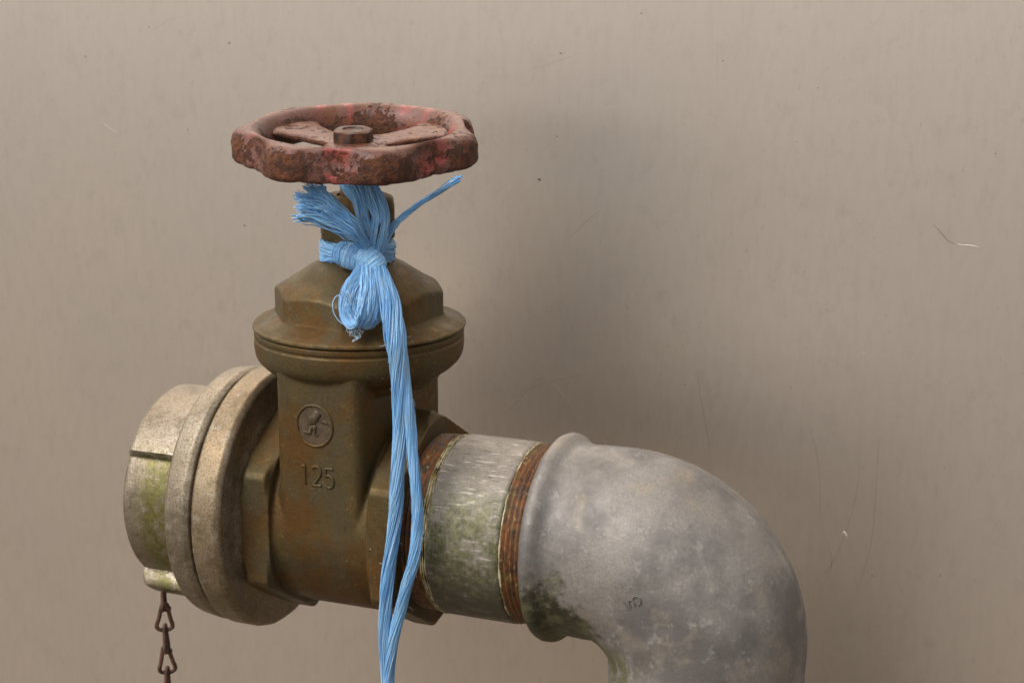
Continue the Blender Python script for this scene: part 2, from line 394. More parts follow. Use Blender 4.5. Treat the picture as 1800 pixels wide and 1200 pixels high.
def wall_scuff(pix, width, seed):
    """a flat, dulled streak on the panel"""
    pts = catmull([wall_at(x, y, 0.06) for x, y in pix], 14*len(pix)); n = len(pts)
    v, f = [], []
    for i, p in enumerate(pts):
        a, b = pts[max(0, i-1)], pts[min(n-1, i+1)]; t = (b-a).normalized(); s_ = Vector((t.z, 0, -t.x))
        w = width*0.5*(math.sin(math.pi*(i+0.3)/(n-0.4))**0.7)*max(0.25, 0.8+0.9*mnoise.noise(Vector((i*0.22, seed, 0))))
        for q, yy in ((p-s_*w, WALL_Y+0.02), (p-s_*w, WALL_Y-0.06), (p+s_*w, WALL_Y-0.06), (p+s_*w, WALL_Y+0.02)): v.append((q.x, yy, q.z))
        if i: f += [((i-1)*4+k, (i-1)*4+k+1, i*4+k+1, i*4+k) for k in range(3)]
    return mesh_obj('scuff', v, f, SCUFF, wall, 20)
wall_line('scratch', [(1641, 395), (1655, 410), (1668, 424), (1684, 430)], 0.35, SPECK, 1)
wall_line('scratch', [(1680, 428), (1692, 431), (1704, 431), (1722, 435)], 0.75, BRIGHT, 2)
wall_line('scratch', [(1479, 943), (1484, 934), (1488, 941), (1491, 945)], 0.9, BRIGHT, 3)
wall_line('scratch', [(1514, 619), (1518, 621), (1522, 624)], 0.45, BRIGHT, 4)
wall_line('scratch', [(1500, 736), (1503, 738), (1505, 741)], 0.4, BRIGHT, 5)
wall_line('scratch', [(1261, 60), (1260, 100), (1262, 155)], 0.22, BRIGHT, 6)
wall_line('scratch', [(1126, 170), (1128, 178), (1134, 176)], 0.3, BRIGHT, 7)
for k, (pl, w) in enumerate([([(1224, 640), (1232, 700), (1243, 760), (1250, 815)], 1.1), ([(1512, 780), (1508, 850), (1492, 920), (1462, 990), (1428, 1030)], 1.0),
        ([(1420, 740), (1436, 800), (1442, 870), (1440, 920)], 0.9), ([(1545, 760), (1540, 860), (1530, 960), (1500, 1060)], 1.2), ([(890, 700), (960, 672), (1040, 655)], 1.0),
        ([(940, 640), (985, 690), (1020, 735)], 0.9), ([(880, 735), (915, 700), (950, 660)], 0.8), ([(1450, 940), (1462, 990), (1440, 1040)], 0.8), ([(1000, 420), (1030, 390), (1050, 372)], 1.3), ([(930, 125), (980, 108), (1030, 90)], 0.5), ([(258, 62), (290, 40), (320, 28)], 0.5), ([(178, 214), (192, 226), (205, 234)], 0.5), ([(1020, 1000), (1026, 950), (1024, 900)], 0.4)]):
    wall_scuff(pl, w*0.9, 40+k)
for x, y, w in [(948, 316, 1.4), (986, 94, 0.8), (979, 240, 0.6), (1271, 107, 0.6), (1438, 155, 0.5), (1127, 24, 0.7), (403, 76, 0.9), (330, 228, 0.7), (430, 397, 1.0), (1204, 676, 0.5), (1533, 1011, 0.8), (1653, 1011, 0.7), (150, 100, 0.8), (262, 48, 0.6), (1750, 270, 0.6), (1390, 680, 0.5), (1400, 250, 0.4)]:
    o = wall_line('speck', [(x-w*2.2, y-w), (x, y), (x+w*2.2, y+w*0.6)], w, SPECK, x)

# ------------------------------------------------------------------ gate valve
valve = thing('gate_valve', 'brown weathered bronze gate valve with rusty red lobed handwheel, embossed 125', 'valve', (0, 0, -48))
mb = MB()
# gate housing: flat front panel, round below, extruded along the pipe
def housing():
    w, q, rc = 20.0, 40.5, 5.0
    outline = []
    for i in range(49):
        th = math.pi*i/48
        outline.append((-math.cos(th), -math.sin(th)))     # lower half circle from front to back
    # cross-section rounded rectangle in x-y for every height
    def sec(sc, z, n=12):
        pts = []
        for cx, cy, a0 in ((w-rc, -(q*sc-rc), -90), (w-rc, q*sc-rc, 0), (-(w-rc), q*sc-rc, 90), (-(w-rc), -(q*sc-rc), 180)):
            for k in range(n+1):
                a = R(a0+90*k/n); pts.append((cx+rc*math.cos(a), cy+rc*math.sin(a), z))
        return pts
    zs = [74, 60, 40, 20, 0]; rings = [sec(1.0, z) for z in zs]
    for k in range(1, 25):
        th = math.pi/2*k/24.5
        rings.append(sec(max(0.14, math.cos(th)), -42.0*math.sin(th)))
    nv = len(rings[0])
    v = [p for r_ in rings for p in r_]; f = []
    for i in range(len(rings)-1):
        for j in range(nv): f.append((i*nv+j, i*nv+(j+1) % nv, (i+1)*nv+(j+1) % nv, (i+1)*nv+j))
    f.append(tuple(range(nv-1, -1, -1))); f.append(tuple((len(rings)-1)*nv+j for j in range(nv)))
    return v, f
mb.add(*housing())
def closed_lathe_x(prof, seg=96, rf=None):
    p = [(0.001, prof[0][1])]+prof+[(0.001, prof[-1][1])]
    return lathe_x(p, seg, rf)
mb.add(*closed_lathe_x(fillet([(30, -25.5), (39.6, -25.5), (40.6, -22), (40.6, 22), (39.6, 25.5), (30, 25.5)], 1.5)))
for s in (-1, 1):
    hexp = [(44.5, 22.8), (49, 24.6), (49, 34.2), (45.2, 36.4)]
    hexp = [(r_, s*x_) for r_, x_ in hexp]
    def hx(r_, x_, th, i):
        return (min(poly_r(th, 6, 49.4, R(90), 0.8), r_) if r_ > 1 else r_), x_
    mb.add(*closed_lathe_x(hexp, 240, hx))
# flange under the bonnet
def closed_lathe_z(prof, seg=128): return lathe_z([(0.001, prof[0][1])]+prof+[(0.001, prof[-1][1])], seg)
mb.add(*closed_lathe_z(fillet([(33.5, 60), (35.5, 63.5), (41.0, 67.0), (44.3, 71.5), (44.6, 79.5), (43.9, 80.8), (43.9, 83.0)], [0, 3, 3, 4, 0.8, 0.5, 0])))
mf = MB(); mf.add(*lathe_z(fillet([(30, 68.0), (42.2, 68.2), (44.4, 71.5), (44.9, 76), (44.9, 78.6), (44.45, 79.1), (44.45, 79.9), (44.9, 80.4), (44.9, 82.2), (44.3, 82.7), (30, 82.7)], [0, 1.5, 3, 0, 0.3, 0.2, 0.2, 0.3, 0.4, 0, 0], 4), 200))
mf.build('body_flange', BRONZE, valve, 35)
body = mb.build('valve_body', BRONZE, valve, merge=True)
rm = body.modifiers.new('cast', 'REMESH'); rm.mode = 'VOXEL'; rm.voxel_size = 0.0007; rm.use_smooth_shade = True
sm = body.modifiers.new('soften', 'SMOOTH'); sm.factor = 0.5; sm.iterations = 4

# bonnet: thin rim, octagonal wrench block cut by a cone, short threaded neck
mb = MB()
OCT_ROT = R(-90-8.5)+YAW                 # a corner just left of the camera side
def bonnet_fn():
    seg = 320
    def ring(kind):
        out = []
        for j in range(seg):
            th = 2*math.pi*j/seg
            ro = poly_r(th, 8, 37.0, OCT_ROT, 0.5)
            zt = 99.0+(37.0-ro)*0.62
            k = kind
            if k == 'top0': r_, z = 13.0, 112.6
            elif k == 'top1': r_, z = 15.6, 111.8
            elif k == 'top2': r_, z = 20, 109.6
            elif k == 'top3': r_, z = ro-6, zt+3.3
            elif k == 'top4': r_, z = ro-1.0, zt+0.5
            elif k == 'top5': r_, z = ro-0.2, zt-0.4
            elif k == 'b0': r_, z = ro, zt-1.4
            elif k == 'b1': r_, z = ro+0.1, 90.3
            elif k == 'b2': r_, z = ro+0.5, 89.2
            elif k == 'b3': r_, z = max(ro+2.2, 37.0), 88.2
            elif k == 'f1': r_, z = 41.5, 86.4
            elif k == 'f2': r_, z = 44.8, 85.2
            elif k == 'f3': r_, z = 45.6, 84.5
            elif k == 'f4': r_, z = 45.6, 83.6
            elif k == 'f5': r_, z = 44.2, 83.2
            elif k == 'f6': r_, z = 20.0, 82.9
            p = (r_*math.cos(th), r_*math.sin(th), z)
            d = 0.35*nz(p, 16, 2.0)+0.18*nz(p, 5, 1.0)
            out.append((r_*math.cos(th)*(1+d/40), r_*math.sin(th)*(1+d/40), z+d*0.6))
        return out
    kinds = ['top0', 'top1', 'top2', 'top3', 'top4', 'top5', 'b0', 'b1', 'b2', 'b3', 'f1', 'f2', 'f3', 'f4', 'f5', 'f6']
    rings = [ring(k) for k in kinds]
    v = [p for r_ in rings for p in r_]; f = []
    for i in range(len(rings)-1):
        for j in range(seg): f.append((i*seg+j, (i+1)*seg+j, (i+1)*seg+(j+1) % seg, i*seg+(j+1) % seg))
    f.append(tuple(range(seg))); f.append(tuple((len(rings)-1)*seg+j for j in range(seg-1, -1, -1)))
    return v, f
mb.add(*bonnet_fn())
bonnet = mb.build('bonnet', BRONZE, valve, 38, True)
mb = MB()
prof = [(0.001, 111.0)]
zz = 111.0
while zz < 125.5:
    prof += [(10.9, zz), (11.7, zz+0.4), (11.7, zz+0.7), (10.9, zz+1.1)]; zz += 1.5
prof.append((0.001, zz))
mb.add(*lathe_z(prof, 72)); mb.build('neck_thread', BRONZE, bonnet, 40, True)
# gland nut: hexagon with a turned chamfer
def nutr(r_, z, th, i): return (min(r_, poly_r(th, 6, 17.6, YAW+R(-90+8), 0.3)), z) if r_ > 2 else (r_, z)
mb = MB(); mb.add(*lathe_z([(0.001, 121.5), (15.4, 121.5), (17.0, 122.6), (17.6, 124), (17.6, 134.8), (17.0, 136.6), (15.6, 138.3), (13.2, 139.4), (8.6, 139.6), (8.4, 138.6), (0.001, 138.6)], 180, nutr))
mb.build('gland_nut', BRONZE, valve, 35, True)
mb = MB(); mb.add(*lathe_z([(0.001, 137), (7.0, 137), (7.0, 150), (6.2, 152), (0.001, 152)], 48)); mb.build('stem', BRONZE, valve, 35, True)

# handwheel, leaning a little towards the camera
WTILT = Matrix.Rotation(R(4.25), 3, Vector((math.cos(YAW), math.sin(YAW), 0)))
WC = Vector((0.8, 0.3, 160.95))
def wheel_pt(x, y, z):                    # wheel axes: angle 0 = camera side, clockwise seen from below -> right
    c, s = math.cos(YAW), math.sin(YAW)
    p = Vector((x*c-y*s, x*s+y*c, z)); p = WTILT @ p
    return p+WC
wheel = bpy.data.objects.new('handwheel', None); link(wheel, valve); wheel.location = Vector((0, 0, 48+150))*S
wheel['label'] = 'rusted faded-red cast handwheel with scalloped rim'
def rimfn():
    na, ns = 460, 48
    lobes = []
    def fn(i, j):
        th = 2*math.pi*i/na                # 0 = towards the camera, + to the right
        lob = 0.5+0.5*math.cos(7*(th-R(-33)))
        gro = (1-lob)**1.3*(0.5 if math.cos(th) < -0.25 else 1.0)     # hollows between the grips
        ps = 2*math.pi*j/ns
        def se(a, e): return math.copysign(abs(a)**e, a)
        top = math.sin(ps) > 0; outer = math.cos(ps) > 0
        cu = se(math.cos(ps), (0.42 if outer else 0.85) if top else 0.5); sv = se(math.sin(ps), (0.62 if outer else 0.85) if top else 0.5)
        hh = 8.3 if top else 6.3
        z = hh*sv*(1-0.20*max(0, cu)**2-0.10*max(0, -cu)) if top else hh*sv
        z -= 9.6*gro*max(0, cu)**2.2*(z+6.3)/14.6            # hollows are scooped out of the upper outer edge
        ro = 52.5-gro*(6.4+2.0*max(0, min(1, (z+4)/9.0))); ri = 37.6+0.4*math.sin(3*th)
        cx = 44.6
        r_ = cx+((ro-cx)*cu if cu > 0 else (cx-ri)*cu)
        if top and cu < 0: r_ += 1.5*sv*(-cu)
        x, y = r_*math.sin(th), -r_*math.cos(th)
        p = Vector((x, y, z))
        nd = Vector((math.sin(th)*cu, -math.cos(th)*cu, sv)).normalized()
        out = max(0.0, cu)
        d = 0.28*nz(p, 11, 3.0)+(0.06+0.34*out)*nz(p, 3.6, 5.0)+(0.03+0.24*out)*nz(p, 1.5, 8.0)
        if not top: d += 0.6*nz(p, 5, 11.0)
        p += nd*d
        lobes.append(lob)
        return wheel_pt(*p)
    v, f = grid(fn, na, ns, True, True)
    return v, f, lobes
mb = MB(); v_, f_, l_ = rimfn(); mb.add(v_, f_); mb.a = l_; mb.build('rim', RPAINT, wheel)
def spoke(th0, w0=7.6):
    """flat web that flares from the hub into the rim"""
    nr, ns = 30, 40
    def fn(i, j):
        t = i/(nr-1); r_ = 3+37.5*t
        w = w0+9.0*max(0, (t-0.3)/0.7)**2.4+2.5*(1-t)**2
        ps = 2*math.pi*j/ns
        cu = math.copysign(abs(math.cos(ps))**0.65, math.cos(ps)); sv = math.copysign(abs(math.sin(ps))**0.75, math.sin(ps))
        z = -0.4-0.6*math.sin(math.pi*t)**1.5+2.2*t+(1.9*sv if sv > 0 else 2.0*sv)
        a = w*cu
        rr = r_-0.010*a*a*t                # ends follow the ring
        x = rr*math.sin(th0)+a*math.cos(th0); y = -rr*math.cos(th0)+a*math.sin(th0)
        p = Vector((x, y, z)); d = 0.35*nz(p, 7, 2.0)+0.2*nz(p, 2.6, 4.0)
        p.z += d
        return wheel_pt(*p)
    v, f = grid(fn, nr, ns)
    f.append(tuple(range(ns-1, -1, -1))); f.append(tuple((nr-1)*ns+j for j in range(ns)))
    return v, f
for a0 in (0, 120, -128):
    mb = MB(); mb.add(*spoke(R(a0)), 0.8); mb.build('spoke', RHUB, wheel)
def hubfn():
    prof = fillet([(0.001, -11), (10.0, -11), (11.5, -7), (15.0, -4.2), (15.5, -1.6), (12.6, 0.6), (0.001, 0.8)], [0, 1, 2, 2, 2, 1.5, 0], 4)
    def fn(i, j):
        th = 2*math.pi*j/64; r_, z = prof[i]
        p = Vector((r_*math.cos(th), r_*math.sin(th), z)); d = 0.5*nz(p, 6, 1.0)+0.25*nz(p, 2.2, 3.0)
        return wheel_pt(p.x*(1+d/20), p.y*(1+d/20), p.z+d*0.7)
    return grid(fn, len(prof), 64)
mb = MB(); mb.add(*hubfn(), 0.8); mb.build('hub', RHUB, wheel)
def nutfn():
    prof = [(0.001, 1.6), (8.6, 1.6), (9.0, 2.2), (9.0, 5.0), (8.3, 6.2), (7.2, 6.7), (4.6, 6.8), (4.2, 6.1), (0.001, 6.3)]
    def fn(i, j):
        th = 2*math.pi*j/120; r_, z = prof[i]
        if r_ > 6: r_ = min(r_, poly_r(th, 6, 8.9, R(22), 0.4))
        p = Vector((r_*math.cos(th), r_*math.sin(th), z)); d = 0.35*nz(p, 3, 1.0)
        return wheel_pt(p.x-1.8, p.y, p.z-0.4+d*0.6)
    return grid(fn, len(prof), 120)
mb = MB(); mb.add(*nutfn()); mb.build('nut', RUST, wheel, 40, True)

# cast emblem and digits on the housing front (front plane Y = -40.5)
FY = -40.5
emb = bpy.data.objects.new('emblem', None); link(emb, valve); emb.location = Vector((-0.9, -40.5, 49.1+48))*S
emb['label'] = 'round cast emblem with a small relief figure'
mb = MB()
ring = []
for k in range(64):
    a = 2*math.pi*k/64
    rr = 8.4+0.18*nz((math.cos(a)*9, math.sin(a)*9, 0), 5, 2)
    ring.append(Vector((-0.9+rr*0.98*math.cos(a), FY-0.05, 49.1+rr*1.05*math.sin(a))))
tube(mb, ring, 0.62, 8, True, ref=(0, 1, 0)); mb.build('emblem_rim', BRONZEC, emb)
fv = [(-0.9+7.9*math.cos(2*math.pi*k/48), FY-0.10, 49.1+8.4*math.sin(2*math.pi*k/48)) for k in range(48)]+[(-0.9+8.3*math.cos(2*math.pi*k/48), FY+0.6, 49.1+8.8*math.sin(2*math.pi*k/48)) for k in range(48)]
mesh_obj('emblem_field', fv, [tuple(range(47, -1, -1))]+[(k, (k+1) % 48, 48+(k+1) % 48, 48+k) for k in range(48)], DULLB, emb, 30)
def relief(mb, poly, depth=0.75):
    """raised flat shape given in the crop's pixels (6 per photo pixel) round the emblem centre"""
    pts = [Vector((-0.9+(x-312)/6/4.0/0.93, 0, 49.1-(y-408)/6/4.05)) for x, y in poly]
    c = sum(pts, Vector())/len(pts)
    n = len(pts); v = []; f = []
    for sc, dy in ((1.12, 0.3), (1.0, -depth*0.7), (0.8, -depth)):
        v += [((c+(p-c)*sc).x, FY+dy, (c+(p-c)*sc).z) for p in pts]
    for i in range(2):
        for j in range(n): f.append((i*n+j, i*n+(j+1) % n, (i+1)*n+(j+1) % n, (i+1)*n+j))
    f.append(tuple(2*n+j for j in range(n)))
    mb.add(v, f)
mb = MB()
relief(mb, [(318, 246), (350, 252), (382, 290), (360, 318), (345, 350), (318, 385), (285, 400), (245, 420), (252, 360), (262, 305), (300, 296)], 0.9)
relief(mb, [(285, 400), (335, 405), (326, 445), (322, 480), (348, 495), (345, 517), (300, 503), (305, 455), (280, 425)], 0.7)
relief(mb, [(240, 415), (285, 405), (290, 440), (272, 500), (225, 503), (188, 487), (205, 462), (248, 478), (258, 450)], 0.7)
relief(mb, [(385, 345), (420, 335), (462, 385), (430, 378), (390, 372)], 0.5)
mb.build('emblem_figure', DULLB, emb)
def digit(strokes, cx, cz, h=8.4, w=4.4):
    m_ = MB()
    for st in strokes:
        pts = catmull([Vector((cx+(x-0.5)*w, FY-0.12, cz+(z-0.5)*h)) for x, z in st], 8*len(st))
        tube(m_, pts, 0.56, 8, ref=(0, 1, 0))
    return m_.build('raised_digit', BRONZEC, valve)
digit([[(0.25, 0.93), (0.42, 0.98), (0.52, 0.99)], [(0.52, 1.0), (0.54, 0.5), (0.56, 0.0)]], -6.2, 27.4)
digit([[(0.06, 0.86), (0.28, 0.99), (0.68, 0.99), (0.93, 0.80), (0.86, 0.56), (0.45, 0.25), (0.05, 0.03)], [(0.05, 0.03), (0.5, 0.02), (0.98, 0.04)]], -0.5, 27.3)
digit([[(0.95, 0.98), (0.55, 0.98), (0.14, 0.97)], [(0.14, 0.97), (0.13, 0.8), (0.12, 0.55)], [(0.12, 0.55), (0.45, 0.63), (0.85, 0.50), (0.95, 0.26), (0.75, 0.05), (0.40, 0.0), (0.10, 0.10)]], 5.3, 27.2)

# ------------------------------------------------------------------ hose coupling and blind cap on the left
coup = thing('hose_coupling', 'oxidised aluminium coupling ring screwed against the left side of the bronze valve', 'coupling', (-44, 0, -57))
def rough_lathe_x(prof, seg=220, amp=0.25, sc=6, rf=None, lift=0.0):
    def rr(r_, x, th, i):
        if rf: r_, x = rf(r_, x, th, i)
        if r_ < 1: return r_, x
        p = (x, -r_*math.cos(th), r_*math.sin(th))
        d = amp*(nz(p, sc*2.5, 3)+0.6*nz(p, sc, 1))
        return r_+d, x+d*0.5
    v, f = lathe_x(prof, seg, rr)
    return [(a, b, c+lift) for a, b, c in v], f
prof = fillet([(0.001, -53.4), (54.9, -53.4), (57.7, -51.6), (58.0, -41.2), (56.3, -38.8), (47.5, -37.6), (44.0, -36.2), (41.0, -35.8), (0.001, -35.8)], [0, 0.6, 0.8, 1.0, 1.2, 1.5, 1.5, 0.5, 0], 5)
mb = MB(); mb.add(*rough_lathe_x(prof, lift=1.0)); mb.build('flange_ring', ALU, coup, 40, True)
cap = thing('blind_cap', 'oxidised aluminium blind cap with lugs and green moss at the far left end', 'cap', (-78, 0, -55))
prof = fillet([(0.001, -68.5), (44, -68.5), (53.2, -67.6), (55.7, -65.8), (56.9, -57.0), (55.7, -54.4), (53.7, -53.9), (0.001, -53.9)], [0, 1, 1.0, 1.0, 1.0, 0.6, 0.3, 0], 5)
mb = MB(); mb.add(*rough_lathe_x(prof, lift=1.0)); mb.build('lock_ring', ALUG, cap, 40, True)
prof = fillet([(0.001, -98.2), (37.5, -98.2), (41.4, -96.4), (41.8, -69.5), (44.5, -68.0), (0.001, -68.0)], [0, 3, 3, 2, 0.5, 0], 5)
mb = MB(); mb.add(*rough_lathe_x(prof)); mb.build('cap_body', ALUG, cap, 40, True)
def lug(a0, a1, ro, x0, x1, hole=False):
    """raised segment of the cap between two angles (0 = camera side, 90 = top)"""
    na, sec = 60, fillet([(39.5, x0+0.6), (ro-2.5, x0), (ro, x0+2.2), (ro+0.5, x1), (39.5, x1)], [0, 1.5, 2, 0, 0], 4)
    def fn(i, j):
        t = i/(na-1); a = R(a0+(a1-a0)*t); r_, x = sec[j]
        e = min(t, 1-t)*R(abs(a1-a0))*ro             # soft ends
        k = 1-max(0, 1-e/2.2)**2*0.35
        r_ = 39.5+(r_-39.5)*k
        p = (x, -r_*math.cos(a), r_*math.sin(a)); d = 0.25*nz(p, 12, 2)
        return (x+d*0.4, -(r_+d)*math.cos(a), (r_+d)*math.sin(a))
    v, f = grid(fn, na, len(sec), True)
    n = len(sec); f.append(tuple(range(n-1, -1, -1))); f.append(tuple((na-1)*n+j for j in range(n)))
    m_ = MB(); m_.add(v, f); return m_.build('lug', ALUG, cap, 40)
lug(34, 150, 45.9, -96.2, -67.0)
lug(-76, -48, 49.0, -95.4, -67.0)
lug(-190, -150, 45.9, -96.2, -67.0)

# ------------------------------------------------------------------ chain
CQ = 24.0
def chain_pt(px, py):
    d = FWD + RGT*((px-900)/FPX) - UPV*((py-600)/FPX)
    return CAM + d*((-CQ-CAM.y)/d.y)
ctop = chain_pt(287, 1034)
chain = thing('cap_chain', 'thin rusty knotted-wire chain hanging below the blind cap', 'chain', (ctop.x, ctop.y, ctop.z-150))
def link_mesh(L=12.8, wt=2.4, wb=3.6, wire=0.95):
    pts = []
    ctrl = [(0.0, 0.2), (wt*0.45, -0.4), (wt*0.62, -2.0), (wb*0.72, -L*0.55), (wb*0.98, -L*0.80), (wb*0.80, -L*0.93), (0, -L),
            (-wb*0.80, -L*0.93), (-wb*0.98, -L*0.80), (-wb*0.72, -L*0.55), (-wt*0.62, -2.0), (-wt*0.45, -0.4)]
    n = len(ctrl); out = []
    P = [Vector((x, 0, z)) for x, z in ctrl]
    for i in range(n):
        a, b, c, d = P[i-1], P[i], P[(i+1) % n], P[(i+2) % n]
        for k in range(4):
            t = k/4
            out.append(0.5*((2*b)+(c-a)*t+(2*a-5*b+4*c-d)*t*t+(3*b-a-3*c+d)*t*t*t))
    m_ = MB(); tube(m_, out, wire, 8, True, ref=(0, 1, 0))
    # the twisted knot that closes the wire
    m_.add(*lathe_z([(0.001, -3.9), (1.3, -3.6), (1.55, -2.6), (1.3, -1.5), (0.001, -1.2)], 10, None, wt*0.62, 0.5))
    return m_
z = ctop.z+3.0
lm = link_mesh()
first = None
for k in range(15):
    if first is None:
        o = lm.build('link', RUST, None); first = o; COL.objects.unlink(o)
        o = first.copy(); o.data = first.data
    else:
        o = first.copy()
    link(o, chain)
    o.location = Vector((ctop.x+0.25*math.sin(k*1.7), ctop.y, z))*S - chain.location
    o.rotation_euler = (R(2*math.sin(k*2.1)), R(2.5*math.sin(k*1.3+1)), (R(32+82) if k % 2 == 0 else R(32))+R(8*math.sin(k*2.9)))
    z -= 10.3
bpy.data.objects.remove(first)

# ------------------------------------------------------------------ nipple
nip = thing('pipe_nipple', 'short galvanised pipe nipple with rusty threads and green moss between valve and elbow', 'pipe', (64, 0, -39))
def thread_prof(x0, x1, r0, r1, pitch=2.2, dep=1.15):
    out = []; n = max(1, round((x1-x0)/pitch)); p = (x1-x0)/n
    for k in range(n):
        for u, dd in ((0.0, -dep), (0.42, 0), (0.58, 0.0), (0.97, -dep)):
            x = x0+p*(k+u); out.append((r0+(r1-r0)*(x-x0)/(x1-x0)+dd, x))
    return out
mb = MB(); mb.add(*rough_lathe_x([(0.001, 33.5)]+thread_prof(33.5, 45.6, 37.6, 38.2)+[(37.4, 45.6), (0.001, 45.6)], 200, 0.18, 3)); mb.build('thread', TRUST, nip, 60, True)
mb = MB()
for x, r_, rad in ((45.4, 37.9, 0.42), (46.5, 38.0, 0.55), (47.7, 38.35, 0.40)):
    ring = [Vector((x+0.5*nz((math.cos(a)*r_, math.sin(a)*r_, x), 7, 1), -r_*math.cos(a), r_*math.sin(a))) for a in [2*math.pi*k/180 for k in range(180)]]
    tube(mb, ring, [rad*max(0.15, 0.8+1.1*nz(p, 5, 3)+0.6*nz(p, 1.6, 5)) for p in ring], 8, True, ref=(1, 0, 0))
mb.build('sealant', SEAL, nip)
mb = MB(); mb.add(*rough_lathe_x(fillet([(0.001, 46.6), (37.2, 46.6), (38.6, 48.2), (38.7, 62), (38.7, 79.2), (38.0, 80.4), (0.001, 80.4)], [0, 0.5, 1, 0, 0.8, 0.5, 0], 4), 200, 0.12, 8)); mb.build('tube', GALVN, nip, 45, True)
mb = MB(); mb.add(*rough_lathe_x([(0.001, 80.0)]+thread_prof(80.2, 93.0, 38.2, 37.4)+[(36.5, 93), (0.001, 93)], 200, 0.15, 3)); mb.build('thread', TRUST, nip, 60, True)
ring = [Vector((80.9+0.3*nz((math.cos(a)*38, math.sin(a)*38, 1), 6, 1), -38.1*math.cos(a), 38.1*math.sin(a))) for a in [2*math.pi*k/180 for k in range(180)]]
mb = MB(); tube(mb, ring, [0.36*max(0.1, 0.7+1.4*nz(p, 6, 3)+0.7*nz(p, 1.6, 5)) for p in ring], 8, True, ref=(1, 0, 0)); mb.build('sealant', SEAL, nip)

# ------------------------------------------------------------------ elbow
elb = thing('pipe_elbow', 'large grey galvanised pipe elbow turning downwards at the right', 'elbow', (158, 0, GZ))
CX, CZ, RB = 114.0, -44.0, 44.0
stations = []     # (centre, tangent direction angle, radius, bend fraction)
for x, r_ in [(90.3, 36.5), (90.3, 40.5), (90.8, 42.4), (91.8, 43.6), (93.4, 44.2), (95.2, 44.1), (96.8, 43.3), (98.4, 42.0), (100.0, 41.0), (102.0, 40.5), (105, 40.5), (109, 40.6)]:
    stations.append((Vector((x, 0, 0)), 0.0, r_, 0.0))
for k in range(37):
    a = math.pi/2*k/36
    stations.append((Vector((CX+RB*math.sin(a), 0, CZ+RB*math.cos(a))), a, 40.6, k/36))
for z_, r_ in [(-50, 40.6), (-58, 40.5), (-68, 40.5), (-74, 40.6), (-77, 41.5), (-79, 43.2), (-82, 44.2), (-85, 43.8), (-87, 42.4), (-87.5, 40), (-87.5, 36.5)]:
    stations.append((Vector((CX+RB, 0, z_)), math.pi/2, r_, 1.0))
def elfn(i, j, seg=220):
    c, a, r_, fr = stations[i]
    T = Vector((math.cos(a), 0, -math.sin(a))); O = Vector((math.sin(a), 0, math.cos(a))); F_ = Vector((0, -1, 0))
    ph = 2*math.pi*j/seg                   # 0 = outside of the bend
    co = math.cos(ph)
    rr = r_
    mid = math.sin(math.pi*fr)
    if co > 0: rr += 3.6*mid*co**1.5       # fuller outside
    if co < 0: rr += 1.6*mid*(-co)**2
    if 8 < i < len(stations)-7:
        dph = (ph+math.pi) % (2*math.pi)-math.pi
        rr += 0.9*math.exp(-(dph/0.028)**2)*min(1, (i-8)/4)+0.35*math.exp(-(dph/0.12)**2)
    p = c+(O*math.cos(ph)+F_*math.sin(ph))*rr
    d = 0.35*nz(p, 26, 1)+0.25*nz(p, 9, 2)+0.10*nz(p, 3.5, 4)
    return p+(O*math.cos(ph)+F_*math.sin(ph))*d
v, f = grid(elfn, len(stations), 220)
mb = MB(); mb.add(v, f); el_body = mb.build('elbow_body', GALV, elb, 50)
mb = MB(); mb.add(*lathe_z([(0.001, GZ+1), (38.5, GZ+1), (38.5, -84), (0.001, -84)], 96, None, CX+RB, 0)); mb.build('riser_pipe', GALVN, elb, 40, True)

# small raised casting mark on the elbow's flank
def elbow_surface(x, z_):
    """front (camera-side) surface point of the bend over plan position x, z"""
    rel = Vector((x-CX, 0, z_-CZ)); dist = rel.length-RB
    return Vector((x, -math.sqrt(max(1.0, 40.9**2-dist*dist)), z_))
mb = MB()
def mark(st):
    pts = []
    for u, w in st:
        ca, sa = math.cos(R(35)), math.sin(R(35))
        x, z_ = 139.5+(u*ca-w*sa), -7.5+(u*sa+w*ca)
        pts.append(elbow_surface(x, z_)+Vector((0, -0.05, 0)))
    tube(mb, catmull(pts, 6*len(pts)), 0.24, 6, ref=(0, 1, 0))
mark([(-3.6, -1.7), (-3.6, 0), (-3.6, 1.7)])
mark([(-2.4, -1.4), (-2.0, 0.6), (-1.2, 1.6), (-0.2, 1.3), (0.1, 0.0), (-0.3, -1.5)])
mark([(0.4, 1.3), (1.6, 1.9), (2.9, 1.2), (3.2, -0.3), (2.4, -1.6), (1.1, -1.7)])
mb.build('casting_mark', GALV, elb)
